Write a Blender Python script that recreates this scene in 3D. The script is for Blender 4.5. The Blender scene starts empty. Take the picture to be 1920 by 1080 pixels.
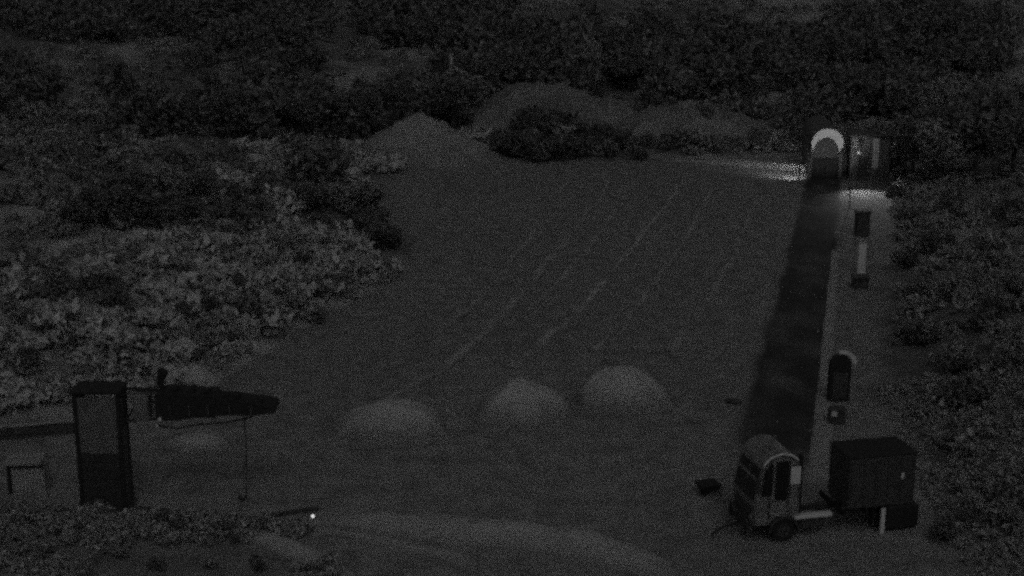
import bpy, math, random
import numpy as np
from mathutils import Vector, Matrix

random.seed(7)
RNG = np.random.default_rng(11)
sc = bpy.context.scene
COL = sc.collection

# ------------------------------------------------------------------ camera, light, exposure
CAM_H, FPX = 22.0, 2637.0                       # eye height in metres, focal length in 1920-wide pixels
PITCH = math.atan(680.0 / FPX)                  # horizon lies above the frame
cam_d = bpy.data.cameras.new('camera'); cam = bpy.data.objects.new('camera', cam_d); COL.objects.link(cam)
cam.location = (0, 0, CAM_H); cam.rotation_euler = (math.pi / 2 - PITCH, 0, 0)
cam_d.sensor_width = 36.0; cam_d.lens = 36.0 * FPX / 1920.0
cam_d.clip_start = 0.5; cam_d.clip_end = 4000
sc.camera = cam

MOON_EL, MOON_AZ = math.radians(48), math.radians(172)     # behind the camera
world = bpy.data.worlds.new('World'); sc.world = world; world.use_nodes = True
wn = world.node_tree.nodes; wl = world.node_tree.links; wn.clear()
sky = wn.new('ShaderNodeTexSky'); sky.sky_type = 'NISHITA'; sky.sun_disc = False
sky.sun_elevation = MOON_EL; sky.sun_rotation = MOON_AZ
bw = wn.new('ShaderNodeRGBToBW'); bg = wn.new('ShaderNodeBackground'); wo = wn.new('ShaderNodeOutputWorld')
bg.inputs['Strength'].default_value = 0.0215
wl.new(sky.outputs['Color'], bw.inputs['Color']); wl.new(bw.outputs['Val'], bg.inputs['Color'])
wl.new(bg.outputs['Background'], wo.inputs['Surface'])
sun_d = bpy.data.lights.new('moon', 'SUN'); sun = bpy.data.objects.new('moon', sun_d); COL.objects.link(sun)
sun_d.energy = 0.14; sun_d.angle = math.radians(25); sun_d.color = (1, 1, 1)
md = Vector((math.sin(MOON_AZ) * math.cos(MOON_EL), math.cos(MOON_AZ) * math.cos(MOON_EL), math.sin(MOON_EL)))
sun.rotation_euler = md.to_track_quat('Z', 'Y').to_euler(); sun.location = (0, 0, 80)
vs = sc.view_settings
sc.display_settings.display_device = 'sRGB'; vs.view_transform = 'Standard'; vs.look = 'None'
vs.exposure = 0.0; vs.gamma = 1.0; vs.use_curve_mapping = False
sc.render.engine = 'CYCLES'; sc.cycles.use_denoising = False; sc.cycles.max_bounces = 4
sc.cycles.use_adaptive_sampling = True; sc.cycles.adaptive_threshold = 1.0; sc.cycles.adaptive_min_samples = 8   # the photograph is grainy: stop early
sc.cycles.filter_width = 2.9

# ------------------------------------------------------------------ helpers: pixels, noise, terrain
def ray(x, y):
    c, s = math.cos(PITCH), math.sin(PITCH)
    u, v = (x - 960) / FPX, (540 - y) / FPX
    return np.array([u, c + v * s, -s + v * c])      # forward = (0,c,-s), up = (0,s,c)
def flat(x, y, z=0.0):
    d = ray(x, y); t = (z - CAM_H) / d[2]
    return (d[0] * t, d[1] * t)

def vnoise(x, y, seed=0):
    xi, yi = np.floor(x).astype(np.int64), np.floor(y).astype(np.int64)
    fx, fy = x - xi, y - yi
    fx, fy = fx * fx * (3 - 2 * fx), fy * fy * (3 - 2 * fy)
    def hsh(a, b):
        n = (a * 374761393 + b * 668265263 + seed * 1442695041) & 0xffffffff
        n = ((n ^ (n >> 13)) * 1274126177) & 0xffffffff
        return ((n ^ (n >> 16)) & 0xffff) / 65535.0
    return (hsh(xi, yi) * (1 - fx) + hsh(xi + 1, yi) * fx) * (1 - fy) + (hsh(xi, yi + 1) * (1 - fx) + hsh(xi + 1, yi + 1) * fx) * fy
def fbm(x, y, seed=0, n=4):
    a, t = 0.5, 0.0
    for i in range(n):
        t = t + a * (vnoise(x, y, seed + i) - 0.5); x, y, a = x * 2.03, y * 2.03, a * 0.5
    return t

YARD_PX = [(-300, 1400), (-260, 900), (-200, 800), (40, 792), (250, 770), (400, 715), (505, 655), (620, 585), (735, 525), (770, 455), (705, 405), (702, 345),
           (790, 300), (930, 292), (1200, 303), (1400, 296), (1520, 292), (1655, 330), (1662, 420), (1652, 560), (1650, 700), (1725, 830), (1790, 960), (1960, 1400)]
YARD = np.array([flat(*p) for p in YARD_PX])
def sdf(X, Y):
    d = np.full(np.shape(X), 1e9); ins = np.zeros(np.shape(X), bool)
    n = len(YARD)
    for i in range(n):
        ax, ay = YARD[i]; bx, by = YARD[(i + 1) % n]
        ex, ey = bx - ax, by - ay
        t = np.clip(((X - ax) * ex + (Y - ay) * ey) / (ex * ex + ey * ey), 0, 1)
        d = np.minimum(d, np.hypot(X - ax - t * ex, Y - ay - t * ey))
        c = ((ay > Y) != (by > Y))
        xs = ax + (Y - ay) * ex / (ey if abs(ey) > 1e-9 else 1e-9)
        ins ^= c & (X < xs)
    return np.where(ins, -d, d)
def smooth(a, b, x):
    t = np.clip((x - a) / (b - a), 0, 1); return t * t * (3 - 2 * t)
def height(X, Y):
    X, Y = np.asarray(X, float), np.asarray(Y, float)
    d = sdf(X, Y); o = np.maximum(d, 0)
    left = smooth(6, -14, X + 0.02 * Y) * smooth(145, 105, Y)
    right = smooth(18, 30, X - 0.02 * Y)
    h = left * 3.6 * (1 - np.exp(-o / 7)) + (1 - left) * 1.3 * (1 - np.exp(-o / 9)) + right * 0.9 * (1 - np.exp(-o / 8))
    h += 0.085 * o * smooth(0, 30, o) * smooth(45, 75, Y)
    rough = smooth(0, 4, o)
    h += rough * (fbm(X / 9, Y / 9, 3) * (2.2 + 0.010 * Y) + fbm(X / 2.2, Y / 2.2, 8) * 1.1 * (0.4 + left))
    h += fbm(X / 5, Y / 5, 20, 3) * 0.10 + fbm(X / 45, Y / 45, 31, 2) * 0.012 * o
    return h
def hz(x, y): return float(height(np.array([x]), np.array([y]))[0])
TS = np.concatenate([np.arange(38, 160, 0.12), np.arange(160, 900, 0.6)])
def at(x, y, dz=0.0):
    """point of the ground seen at a pixel of the 1920x1080 photograph"""
    d = ray(x, y); d = d / np.linalg.norm(d)
    z = CAM_H + d[2] * TS
    k = np.nonzero(z < height(d[0] * TS, d[1] * TS))[0]
    t = TS[k[0]] if len(k) else 600.0
    px, py = d[0] * t, d[1] * t
    return Vector((px, py, hz(px, py) + dz))
def mpp(p): return (p.y * math.cos(PITCH) + (CAM_H - p.z) * math.sin(PITCH)) / FPX

# ------------------------------------------------------------------ materials (all grey: the place is seen without colour)
MATS = {}
def mat(name, v, var=0.35, scale=6.0, fine=40.0, rough=0.85, bump=0.25, metal=0.0, attr=None):
    if name in MATS: return MATS[name]
    m = bpy.data.materials.new(name); m.use_nodes = True; MATS[name] = m
    N, L = m.node_tree.nodes, m.node_tree.links
    b = N['Principled BSDF']; b.inputs['Roughness'].default_value = rough; b.inputs['Metallic'].default_value = metal
    tc = N.new('ShaderNodeTexCoord'); src = tc.outputs['Object']
    if attr == 'world':
        g = N.new('ShaderNodeNewGeometry'); src = g.outputs['Position']
    n1 = N.new('ShaderNodeTexNoise'); n1.inputs['Scale'].default_value = scale; n1.inputs['Detail'].default_value = 5
    n2 = N.new('ShaderNodeTexNoise'); n2.inputs['Scale'].default_value = fine; n2.inputs['Detail'].default_value = 2
    L.new(src, n1.inputs['Vector']); L.new(src, n2.inputs['Vector'])
    a = N.new('ShaderNodeMath'); a.operation = 'ADD'; L.new(n1.outputs['Fac'], a.inputs[0]); L.new(n2.outputs['Fac'], a.inputs[1])
    r = N.new('ShaderNodeMapRange'); r.inputs['From Min'].default_value = 0.65; r.inputs['From Max'].default_value = 1.35
    r.inputs['To Min'].default_value = 1 - var; r.inputs['To Max'].default_value = 1 + var
    L.new(a.outputs[0], r.inputs['Value'])
    mul = N.new('ShaderNodeMath'); mul.operation = 'MULTIPLY'; L.new(r.outputs['Result'], mul.inputs[0]); mul.inputs[1].default_value = v
    if attr == 'world':
        at_ = N.new('ShaderNodeAttribute'); at_.attribute_name = 'tone'; L.new(at_.outputs['Fac'], mul.inputs[1])
    L.new(grain_speckle(m, mul.outputs[0], min(1.0, 0.9) if v < .5 else 0.0, src if attr == 'world' else None), b.inputs['Base Color'])
    bp = N.new('ShaderNodeBump'); bp.inputs['Strength'].default_value = bump; bp.inputs['Distance'].default_value = 0.05
    L.new(a.outputs[0], bp.inputs['Height']); L.new(bp.outputs['Normal'], b.inputs['Normal'])
    return m
def grain_speckle(m, sock, amount, src=None):  # random speckle in the base colour, standing in for camera grain
    N, L = m.node_tree.nodes, m.node_tree.links
    if src is None: src = N.new('ShaderNodeNewGeometry').outputs['Position']
    sc_ = N.new('ShaderNodeVectorMath'); sc_.operation = 'SCALE'; sc_.inputs['Scale'].default_value = 600.0; L.new(src, sc_.inputs[0])
    w = N.new('ShaderNodeTexWhiteNoise'); w.noise_dimensions = '3D'; L.new(sc_.outputs[0], w.inputs['Vector'])
    p = N.new('ShaderNodeMath'); p.operation = 'POWER'; L.new(w.outputs['Value'], p.inputs[0]); p.inputs[1].default_value = 4.0
    q = N.new('ShaderNodeMath'); q.operation = 'MULTIPLY_ADD'; L.new(p.outputs[0], q.inputs[0]); q.inputs[1].default_value = 5.0 * amount; q.inputs[2].default_value = 1 - amount
    t = N.new('ShaderNodeMath'); t.operation = 'MULTIPLY'; L.new(sock, t.inputs[0]); L.new(q.outputs[0], t.inputs[1])
    c = N.new('ShaderNodeMath'); c.operation = 'MINIMUM'; L.new(t.outputs[0], c.inputs[0]); c.inputs[1].default_value = 0.9
    return c.outputs[0]
def leafmat(name, lo, hi):
    m = bpy.data.materials.new(name); m.use_nodes = True; MATS[name] = m
    N, L = m.node_tree.nodes, m.node_tree.links
    b = N['Principled BSDF']; b.inputs['Roughness'].default_value = 0.7
    g = N.new('ShaderNodeNewGeometry'); r = N.new('ShaderNodeMapRange')
    r.inputs['To Min'].default_value = lo; r.inputs['To Max'].default_value = hi
    L.new(g.outputs['Random Per Island'], r.inputs['Value']); L.new(grain_speckle(m, r.outputs['Result'], .8, g.outputs['Position']), b.inputs['Base Color'])
    return m
def glow(name, s):
    m = bpy.data.materials.new(name); m.use_nodes = True
    b = m.node_tree.nodes['Principled BSDF']; b.inputs['Emission Color'].default_value = (1, 1, 1, 1); b.inputs['Emission Strength'].default_value = s
    return m
M_GROUND = mat('ground_soil', 0.2, 0.5, 0.9, 7.0, 0.95, 0.5, attr='world')
M_SAND = mat('pale_sand', 0.36, 0.30, 1.2, 9.0, 0.95, 0.5, attr='world')
M_GRAVEL = mat('grey_gravel', 0.19, 0.45, 0.7, 7.0, 0.95, 0.5, attr='world')
M_ROCK = mat('pale_rock', 0.30, 0.5, 1.6, 10.0, 0.9, 0.8)
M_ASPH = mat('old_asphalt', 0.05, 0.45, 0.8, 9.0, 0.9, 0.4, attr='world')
M_CONC = mat('weathered_concrete', 0.30, 0.35, 1.5, 12.0, 0.9, 0.3)
M_PALE = mat('pale_paint', 0.62, 0.15, 2.0, 14.0, 0.6, 0.1)
M_DARK = mat('dark_painted_steel', 0.05, 0.4, 2.5, 14.0, 0.6, 0.15)
M_BLACK = mat('black_rubber', 0.015, 0.3, 4.0, 20.0, 0.8, 0.2)
M_GREY = mat('grey_sheet_metal', 0.15, 0.35, 2.0, 12.0, 0.55, 0.1)
M_PLANK = mat('tarred_planks', 0.03, 0.5, 3.0, 16.0, 0.8, 0.4)
M_PANEL = mat('dull_grey_panel', 0.12, 0.4, 2.0, 12.0, 0.6, 0.15)
M_TIMBER = mat('dark_timber', 0.06, 0.5, 3.0, 16.0, 0.9, 0.4)
M_CAB = mat('dull_cab_paint', 0.17, 0.3, 2.0, 12.0, 0.5, 0.08)
M_GLASS = mat('dark_window_glass', 0.015, 0.2, 1.0, 8.0, 0.12, 0.0)
M_BARK = mat('bark', 0.06, 0.5, 4.0, 18.0, 0.95, 0.6)
M_LEAF = leafmat('dark_leaves', 0.07, 0.20)
M_LEAF2 = leafmat('grey_leaves', 0.13, 0.38)
M_GRASS = leafmat('dry_grass', 0.16, 0.50)
M_PALELEAF = leafmat('pale_scrub_leaves', 0.45, 0.85)

# ------------------------------------------------------------------ mesh builders
class MB:
    def __init__(s): s.v, s.f = [], []
    def add(s, vs, fs):
        o = len(s.v); s.v += [tuple(p) for p in vs]; s.f += [tuple(i + o for i in f) for f in fs]; return s
    def box(s, x0, x1, y0, y1, z0, z1, bev=0.0):
        b = min(bev, (x1 - x0) / 3, (y1 - y0) / 3, (z1 - z0) / 3)
        if b <= 0:
            vs = [(x, y, z) for z in (z0, z1) for y in (y0, y1) for x in (x0, x1)]
            return s.add(vs, [(0, 2, 3, 1), (4, 5, 7, 6), (0, 1, 5, 4), (2, 6, 7, 3), (0, 4, 6, 2), (1, 3, 7, 5)])
        def ring(ins, z):
            return [(x0 + ins + c, y0 + ins, z) if 0 else (x, y, z) for c in (0,) for x, y in
                    ((x0 + ins + b, y0 + ins), (x1 - ins - b, y0 + ins), (x1 - ins, y0 + ins + b), (x1 - ins, y1 - ins - b),
                     (x1 - ins - b, y1 - ins), (x0 + ins + b, y1 - ins), (x0 + ins, y1 - ins - b), (x0 + ins, y0 + ins + b))]
        return s.loft([ring(b * .7, z0), ring(0, z0 + b), ring(0, z1 - b), ring(b * .7, z1)])
    def loft(s, rings, cap=True):
        n = len(rings[0]); vs = [p for r in rings for p in r]; fs = []
        for i in range(len(rings) - 1):
            for j in range(n):
                k = (j + 1) % n
                fs.append((i * n + j, i * n + k, (i + 1) * n + k, (i + 1) * n + j))
        if cap: fs += [tuple(range(n))[::-1], tuple((len(rings) - 1) * n + j for j in range(n))]
        return s.add(vs, fs)
    def tube(s, pts, r, n=8):
        pts = [Vector(p) for p in pts]; rs = r if isinstance(r, (list, tuple)) else [r] * len(pts)
        rings = []
        for i, p in enumerate(pts):
            d = (pts[min(i + 1, len(pts) - 1)] - pts[max(i - 1, 0)]).normalized()
            a = d.cross(Vector((0, 0, 1)) if abs(d.z) < .9 else Vector((1, 0, 0))).normalized(); b = d.cross(a)
            rings.append([tuple(p + (a * math.cos(t) + b * math.sin(t)) * rs[i]) for t in [2 * math.pi * k / n for k in range(n)]])
        return s.loft(rings)
    def build(s, name, m, parent=None, smooth_=False):
        me = bpy.data.meshes.new(name); me.from_pydata(s.v, [], s.f); me.update()
        return link(name, me, m, parent, smooth_)
def link(name, me, m, parent=None, smooth_=False):
    if m: me.materials.clear(); me.materials.append(m)
    if smooth_: me.polygons.foreach_set('use_smooth', [True] * len(me.polygons))
    o = bpy.data.objects.new(name, me); COL.objects.link(o)
    if parent: o.parent = parent
    return o
def npmesh(name, V, F):
    V = np.asarray(V, np.float32); F = np.asarray(F, np.int32); k = F.shape[1]
    me = bpy.data.meshes.new(name); me.vertices.add(len(V)); me.vertices.foreach_set('co', V.ravel())
    me.loops.add(F.size); me.loops.foreach_set('vertex_index', F.ravel())
    me.polygons.add(len(F)); me.polygons.foreach_set('loop_start', np.arange(0, F.size, k, dtype=np.int32))
    me.polygons.foreach_set('loop_total', np.full(len(F), k, np.int32)); me.update(calc_edges=True); me.validate()
    return me
def tag(o, label=None, cat=None, group=None, kind=None):
    if label: o['label'] = label
    if cat: o['category'] = cat
    if group: o['group'] = group
    if kind: o['kind'] = kind
    return o
def empty(name, loc, rz=0.0):
    o = bpy.data.objects.new(name, None); COL.objects.link(o); o.location = loc; o.rotation_euler.z = rz; o.empty_display_size = 0.2; return o
def copy_tree(o, parent=None):
    c = o.copy(); COL.objects.link(c); c.parent = parent
    for ch in list(o.children): copy_tree(ch, c)
    return c

# ------------------------------------------------------------------ the ground: one sheet out to the horizon
def make_ground():
    nr, nc = 430, 420
    Ys = np.concatenate([np.linspace(-60, 34, 14), 36 * (1500 / 36) ** (np.arange(nr) / (nr - 1))])
    U = np.linspace(-1, 1, nc); U = np.sign(U) * (0.55 * np.abs(U) + 0.45 * np.abs(U) ** 3)
    YY, UU = np.meshgrid(Ys, U, indexing='ij'); XX = UU * (np.maximum(YY, 40) * 0.9)
    ZZ = height(XX, YY)
    V = np.stack([XX, YY, ZZ], -1).reshape(-1, 3); R, C = XX.shape
    i = (np.arange(R - 1)[:, None] * C + np.arange(C - 1)[None, :]).ravel()
    me = npmesh('ground', V, np.stack([i, i + 1, i + C + 1, i + C], -1))
    d = sdf(XX, YY)
    left = smooth(6, -14, XX + 0.02 * YY) * smooth(98, 80, YY)
    right = smooth(18, 30, XX - 0.02 * YY)
    patch = fbm(XX / 14, YY / 14, 40) + 0.5 * fbm(XX / 3.5, YY / 3.5, 47)
    wild = 0.11 + 0.16 * smooth(0.0, 0.25, patch)
    pb = fbm(XX / 5, YY / 5, 51) + .6 * fbm(XX / 1.8, YY / 1.8, 55)
    bank = 0.26 + 0.38 * smooth(-0.2, 0.12, pb)
    slope = 0.17 + 0.12 * smooth(-0.1, 0.2, patch) + 0.05 * smooth(75, 50, YY)
    out = wild * (1 - left) + bank * left; out = out * (1 - right) + slope * right
    yard = (0.19 + .03 * smooth(75, 52, YY)) * (1 + 0.30 * fbm(XX / 11, YY / 11, 162) + 0.15 * fbm(XX / 2, YY / 6, 66))
    w = smooth(-0.6, 0.9, d + 1.6 * fbm(XX / 2.5, YY / 2.5, 70))
    fg = smooth(51.5, 49.5, YY + 0.12 * (XX + 14)) * smooth(-5, -9, XX)
    tone = (yard * (1 - w) + out * w) * (1 - fg) + fg * (0.17 + 0.14 * smooth(-0.1, 0.2, patch))
    a = me.attributes.new('tone', 'FLOAT', 'POINT'); a.data.foreach_set('value', tone.ravel().astype(np.float32))
    return tag(link('ground', me, M_GROUND, None, True), kind='structure')
make_ground()

def drape(name, centre_px, widths, tone, edge, m, seg=60, cols=11, lift=0.02, jag=0.15, crown=0.0, kind='structure'):
    """a strip of ground covering laid along a line of the yard; the tone eases out to the soil at its edges"""
    pts = [np.array(flat(*p)) for p in centre_px]
    cum = np.concatenate([[0], np.cumsum([np.linalg.norm(pts[i + 1] - pts[i]) for i in range(len(pts) - 1)])])
    s = np.linspace(0, cum[-1], seg)
    cx = np.interp(s, cum, [p[0] for p in pts]); cy = np.interp(s, cum, [p[1] for p in pts]); ww = np.interp(s, cum, widths)
    tx, ty = np.gradient(cx), np.gradient(cy); ln = np.hypot(tx, ty); tx, ty = tx / ln, ty / ln
    u = np.linspace(-1, 1, cols)
    X = cx[:, None] - ty[:, None] * u * ww[:, None] / 2; Y = cy[:, None] + tx[:, None] * u * ww[:, None] / 2
    j = fbm(X / 1.3, Y / 2.5, 90) * jag * 2
    X = X + j * np.abs(u)
    Z = height(X, Y) + lift + crown * (1 - u ** 2) ** 1.5 * (0.7 + fbm(X / 1.5, Y / 1.5, 92))
    V = np.stack([X, Y, Z], -1).reshape(-1, 3)
    i = (np.arange(seg - 1)[:, None] * cols + np.arange(cols - 1)[None, :]).ravel()
    me = npmesh(name, V, np.stack([i, i + 1, i + cols + 1, i + cols], -1))
    f = smooth(1.0, edge, np.abs(u))[None, :] * np.ones((seg, 1))
    ends = np.minimum(np.arange(seg), np.arange(seg)[::-1])[:, None]
    f = f * smooth(-1, 5, ends) if crown == 0 else f
    f = f * np.clip(.6 + 3.2 * fbm(X / 2.2, Y / 2.2, 97), 0, 1) if tone > .2 and crown > 0 else f
    f = f * np.clip(.92 + .9 * fbm(X / 1.5, Y / 3, 98), 0, 1) if tone < .1 else f
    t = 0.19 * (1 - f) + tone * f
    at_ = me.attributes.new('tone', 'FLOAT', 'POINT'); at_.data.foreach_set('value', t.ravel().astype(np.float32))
    return tag(link(name, me, m, None, True), kind=kind)
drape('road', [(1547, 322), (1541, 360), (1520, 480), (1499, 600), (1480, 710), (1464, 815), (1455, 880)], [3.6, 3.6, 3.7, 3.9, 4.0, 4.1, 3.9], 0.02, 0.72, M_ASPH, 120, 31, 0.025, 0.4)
drape('path', [(1566, 470), (1560, 560), (1552, 660), (1545, 760), (1540, 850), (1532, 955)], [0.5, 0.6, 0.75, 0.85, 1.0, 1.0], 0.30, 0.5, M_ASPH, 50, 9, 0.035, 0.1)
for cp, w, t in (([(1290, 330), (1225, 415), (1165, 490), (1100, 565), (1050, 612), (1000, 650), (965, 690)], [.4, .5, .6, .7, .8, .8, .6], .42), ([(1150, 330), (1085, 420), (1010, 515), (935, 595), (870, 655), (815, 700), (700, 765)], [.4, .5, .7, .8, .8, .7, .5], .36),
                 ([(1420, 370), (1375, 480), (1335, 550), (1300, 600), (1262, 660)], [.4, .5, .7, .8, .7], .34), ([(1340, 350), (1270, 470), (1215, 550), (1165, 610), (1110, 660)], [.4, .5, .6, .6, .5], .31),
                 ([(1200, 335), (1130, 430), (1060, 515), (985, 590)], [.4, .6, .6, .5], .30), ([(1060, 345), (990, 450), (900, 560), (800, 640)], [.4, .5, .5, .5], .29)):
    tag(drape('gravel_windrow', cp, w, t, 0.1, M_ASPH, 110, 9, 0.025, 0.5, 0.025), 'thin pale line of loose gravel across the dark yard', None, None, 'stuff')

# ------------------------------------------------------------------ heaps
def heap(px, py, width, depth, hgt, m, label, seed, power=1.0, group=None, lean=0.0, name='sand_heap', peak=0.54):
    c = at(px, py); nr, na = 22, 56
    rr = np.linspace(0, 1, nr)[:, None]; an = np.linspace(0, 2 * np.pi, na, endpoint=False)[None, :]
    wob = 1 + 0.6 * fbm(2 + 1.2 * np.cos(an), 2 + 1.2 * np.sin(an), seed)
    X = rr * np.cos(an) * width / 2 * wob; Y = rr * np.sin(an) * depth / 2 * wob
    prof = (1 - rr ** 2) ** 0.85 if power == 1.0 else (1 - rr) ** power
    Z = prof * hgt * (1 + lean * np.cos(an) * rr)
    Z = Z + fbm((X + seed) / 0.9, Y / 0.9, seed + 5) * 0.42 * hgt * (1 - rr) ** 0.4 * np.minimum(1, rr * 3 + .2)
    G = height(X + c.x, Y + c.y) - c.z
    Z = np.where(rr > 0.97, G - 0.12, G + np.maximum(Z, 0) - 0.02)
    V = np.stack([X, Y, Z * np.ones_like(X)], -1).reshape(-1, 3); F = []
    i = np.arange(nr - 1)[:, None] * na; j = np.arange(na)[None, :]; k = (j + 1) % na
    F = np.stack([i + j, i + na + j, i + na + k, i + k], -1).reshape(-1, 4)
    me = npmesh(name, V, F); tn = (0.19 + (peak - 0.19) * smooth(1.0, .35, rr + .5 * fbm((X + seed) / 1.2, Y / 1.2, seed + 8))) * np.ones_like(X)
    aa = me.attributes.new('tone', 'FLOAT', 'POINT'); aa.data.foreach_set('value', tn.ravel().astype(np.float32))
    o = link(name, me, m, None, True); o.location = c
    return tag(o, label, 'heap', group)
g = 'pale heaps standing on the yard'
heap(735, 808, 5.6, 3.6, 1.4, M_SAND, 'low wide pale sand heap, the flattest of the three on the yard', 3, group=g)
heap(980, 778, 4.8, 3.8, 1.6, M_SAND, 'round pale sand heap in the middle of the three on the yard', 12, group=g)
heap(1160, 752, 4.8, 3.8, 1.7, M_SAND, 'broad pale sand heap beside the dark road', 29, group=g)
heap(372, 838, 3.2, 2.2, 0.55, M_SAND, 'low pale sand heap beneath the dark boom', 33, group=g)
gg = 'gravel heaps at the back of the yard'
heap(792, 294, 15, 11, 4.3, M_GRAVEL, 'pointed grey gravel heap at the back corner of the yard', 41, 1.05, gg, name='gravel_heap', peak=0.24)
heap(1050, 232, 30, 14, 4.4, M_GRAVEL, 'tall broad gravel heap behind the row of dark bushes', 47, 0.95, gg, name='gravel_heap', peak=0.15)
heap(1290, 245, 28, 12, 3.0, M_GRAVEL, 'long low gravel heap sloping towards the lit arch', 53, 0.8, gg, name='gravel_heap', peak=0.15)

def berm(pts, wid, hgt, label, seed, tone=0.27):
    P = [np.array(flat(*p)) for p in pts]; cum = np.concatenate([[0], np.cumsum([np.linalg.norm(P[i + 1] - P[i]) for i in range(len(P) - 1)])])
    s = np.linspace(0, cum[-1], 70); cx = np.interp(s, cum, [p[0] for p in P]); cy = np.interp(s, cum, [p[1] for p in P])
    k = np.ones(9) / 9
    cx[4:-4] = np.convolve(cx, k, 'valid'); cy[4:-4] = np.convolve(cy, k, 'valid')
    tx, ty = np.gradient(cx), np.gradient(cy); l = np.hypot(tx, ty); tx, ty = tx / l, ty / l
    u = np.linspace(-1, 1, 17)[None, :]; e = np.minimum(1, np.minimum(s, s[-1] - s) / 3.0)[:, None] ** .6
    w = wid * (0.8 + 0.5 * fbm(s / 3, s * 0, seed))[:, None] * (0.35 + .65 * e)
    X = cx[:, None] - ty[:, None] * u * w / 2; Y = cy[:, None] + tx[:, None] * u * w / 2
    Z = height(X, Y) - 0.03 + hgt * e * (np.cos(np.pi * u) * .5 + .5) ** 0.8 * (0.85 + 0.9 * fbm(X / 1.4, Y / 1.4, seed + 2))
    Z = np.where(np.abs(u) > 0.98, height(X, Y) - 0.1, Z)
    V = np.stack([X, Y, Z], -1).reshape(-1, 3); n = 17
    i = (np.arange(69)[:, None] * n + np.arange(n - 1)[None, :]).ravel()
    me = npmesh('sand_bank', V, np.stack([i, i + 1, i + n + 1, i + n], -1))
    tn = 0.19 + tone * smooth(1.0, 0.3, np.abs(u)) * e * (0.75 + 1.2 * fbm(X / 2, Y / 2, seed + 5))
    aa = me.attributes.new('tone', 'FLOAT', 'POINT'); aa.data.foreach_set('value', tn.ravel().astype(np.float32))
    o = link('sand_bank', me, M_SAND, None, True)
    return tag(o, label, 'sand bank', 'low pale sand banks along the near edge of the yard')
berm([(600, 975), (760, 985), (930, 1000), (1080, 1020), (1200, 1050), (1270, 1095)], 3.2, 0.6, 'long curved pale sand bank across the near edge of the yard', 4)
berm([(420, 985), (500, 1010), (600, 1050), (680, 1100)], 1.9, 0.35, 'short pale sand bank running down beside the near scrub', 9)
berm([(560, 985), (700, 1010), (850, 1040), (950, 1090)], 1.3, 0.22, 'faint low sand bank between the two stronger ones', 14, .14)

# ------------------------------------------------------------------ foliage
def leaf_cloud(n, rx, ry, rz, leaf, seed, lobes=7, base=0.0, squash=1.0):
    r = np.random.default_rng(seed)
    th = r.uniform(0, 2 * np.pi, lobes); ph = r.uniform(-0.5, 1, lobes)
    lc = np.stack([np.cos(th) * .55, np.sin(th) * .55, ph * .55], -1) * r.uniform(.6, 1.1, (lobes, 1)); lr = r.uniform(.3, .55, lobes)
    w = lr ** 2; k = r.choice(lobes, n, p=w / w.sum())
    d = r.normal(size=(n, 3)); d /= np.linalg.norm(d, axis=1, keepdims=True)
    c = (lc[k] + d * lr[k, None] * r.uniform(.45, 1.08, (n, 1)) ** .6) * np.array([rx, ry, rz]) + np.array([0, 0, base])
    a = r.normal(size=(n, 3)); a /= np.linalg.norm(a, axis=1, keepdims=True)
    b = np.cross(a, r.normal(size=(n, 3))); b /= np.linalg.norm(b, axis=1, keepdims=True)
    s = leaf * r.uniform(.5, 1.3, (n, 1))
    V = np.stack([c - a * s, c + b * s * .5, c + a * s, c - b * s * .5], 1)
    return V.reshape(-1, 3)
def leaves_mesh(name, V): return npmesh(name, V, np.arange(len(V)).reshape(-1, 4))
def make_plant(name, kind, seed):
    r = random.Random(seed); root = empty(name, (0, 0, 0))
    if kind == 'bush':
        m = MB()
        for k in range(5):
            t = r.uniform(0, 6.28); m.tube([(0, 0, -.1), (.15 * math.cos(t), .15 * math.sin(t), .25), (.38 * math.cos(t), .38 * math.sin(t), .7)], [.035, .025, .01], 5)
        V = leaf_cloud(r.choice((500, 800, 1000)), r.uniform(.5, .8), r.uniform(.5, .8), r.uniform(.4, .7), r.uniform(.06, .12), seed, r.choice((5, 8, 12)), .45)
        for k in range(4):
            t = r.uniform(0, 6.28); q = r.uniform(.3, .8); m.tube([(.1 * math.cos(t), .1 * math.sin(t), .3), (q * math.cos(t), q * math.sin(t), r.uniform(.9, 1.25))], [.02, .005], 4)
        m.build('trunk', M_BARK, root)
    else:
        m = MB(); m.tube([(0, 0, -.3), (r.uniform(-.1, .1), r.uniform(-.1, .1), 1.1), (r.uniform(-.2, .2), r.uniform(-.2, .2), 2.4), (0, 0, 3.4)], [.17, .13, .08, .02], 7)
        for k in range(6):
            t = r.uniform(0, 6.28); z = r.uniform(.9, 2.2); q = r.uniform(.7, 1.3)
            m.tube([(0, 0, z), (q * .5 * math.cos(t), q * .5 * math.sin(t), z + .5), (q * math.cos(t), q * math.sin(t), z + 1.0)], [.06, .04, .012], 5)
        m.build('trunk', M_BARK, root)
        V = leaf_cloud(2200, 1.7, 1.7, 1.9, .16, seed, 12, 2.4)
    V[:, 2] = np.maximum(V[:, 2], 0.02)
    link('crown', leaves_mesh('crown', V), M_LEAF if seed % 4 else M_LEAF2, root)
    return root
BUSH = [make_plant('bush', 'bush', 100 + i) for i in range(8)]
TREE = [make_plant('tree', 'tree', 200 + i) for i in range(4)]
USED = set()
def plant(protos, px, py, size, label, group, cat, sz=1.0):
    k = random.randrange(len(protos)); p = protos[k]
    o = p if p.name not in USED else copy_tree(p)
    USED.add(p.name)
    o.location = at(px, py); o.rotation_euler.z = random.uniform(0, 6.28); o.scale = (size, size, size * sz * random.uniform(.85, 1.1))
    return tag(o, label, cat, group)
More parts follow.
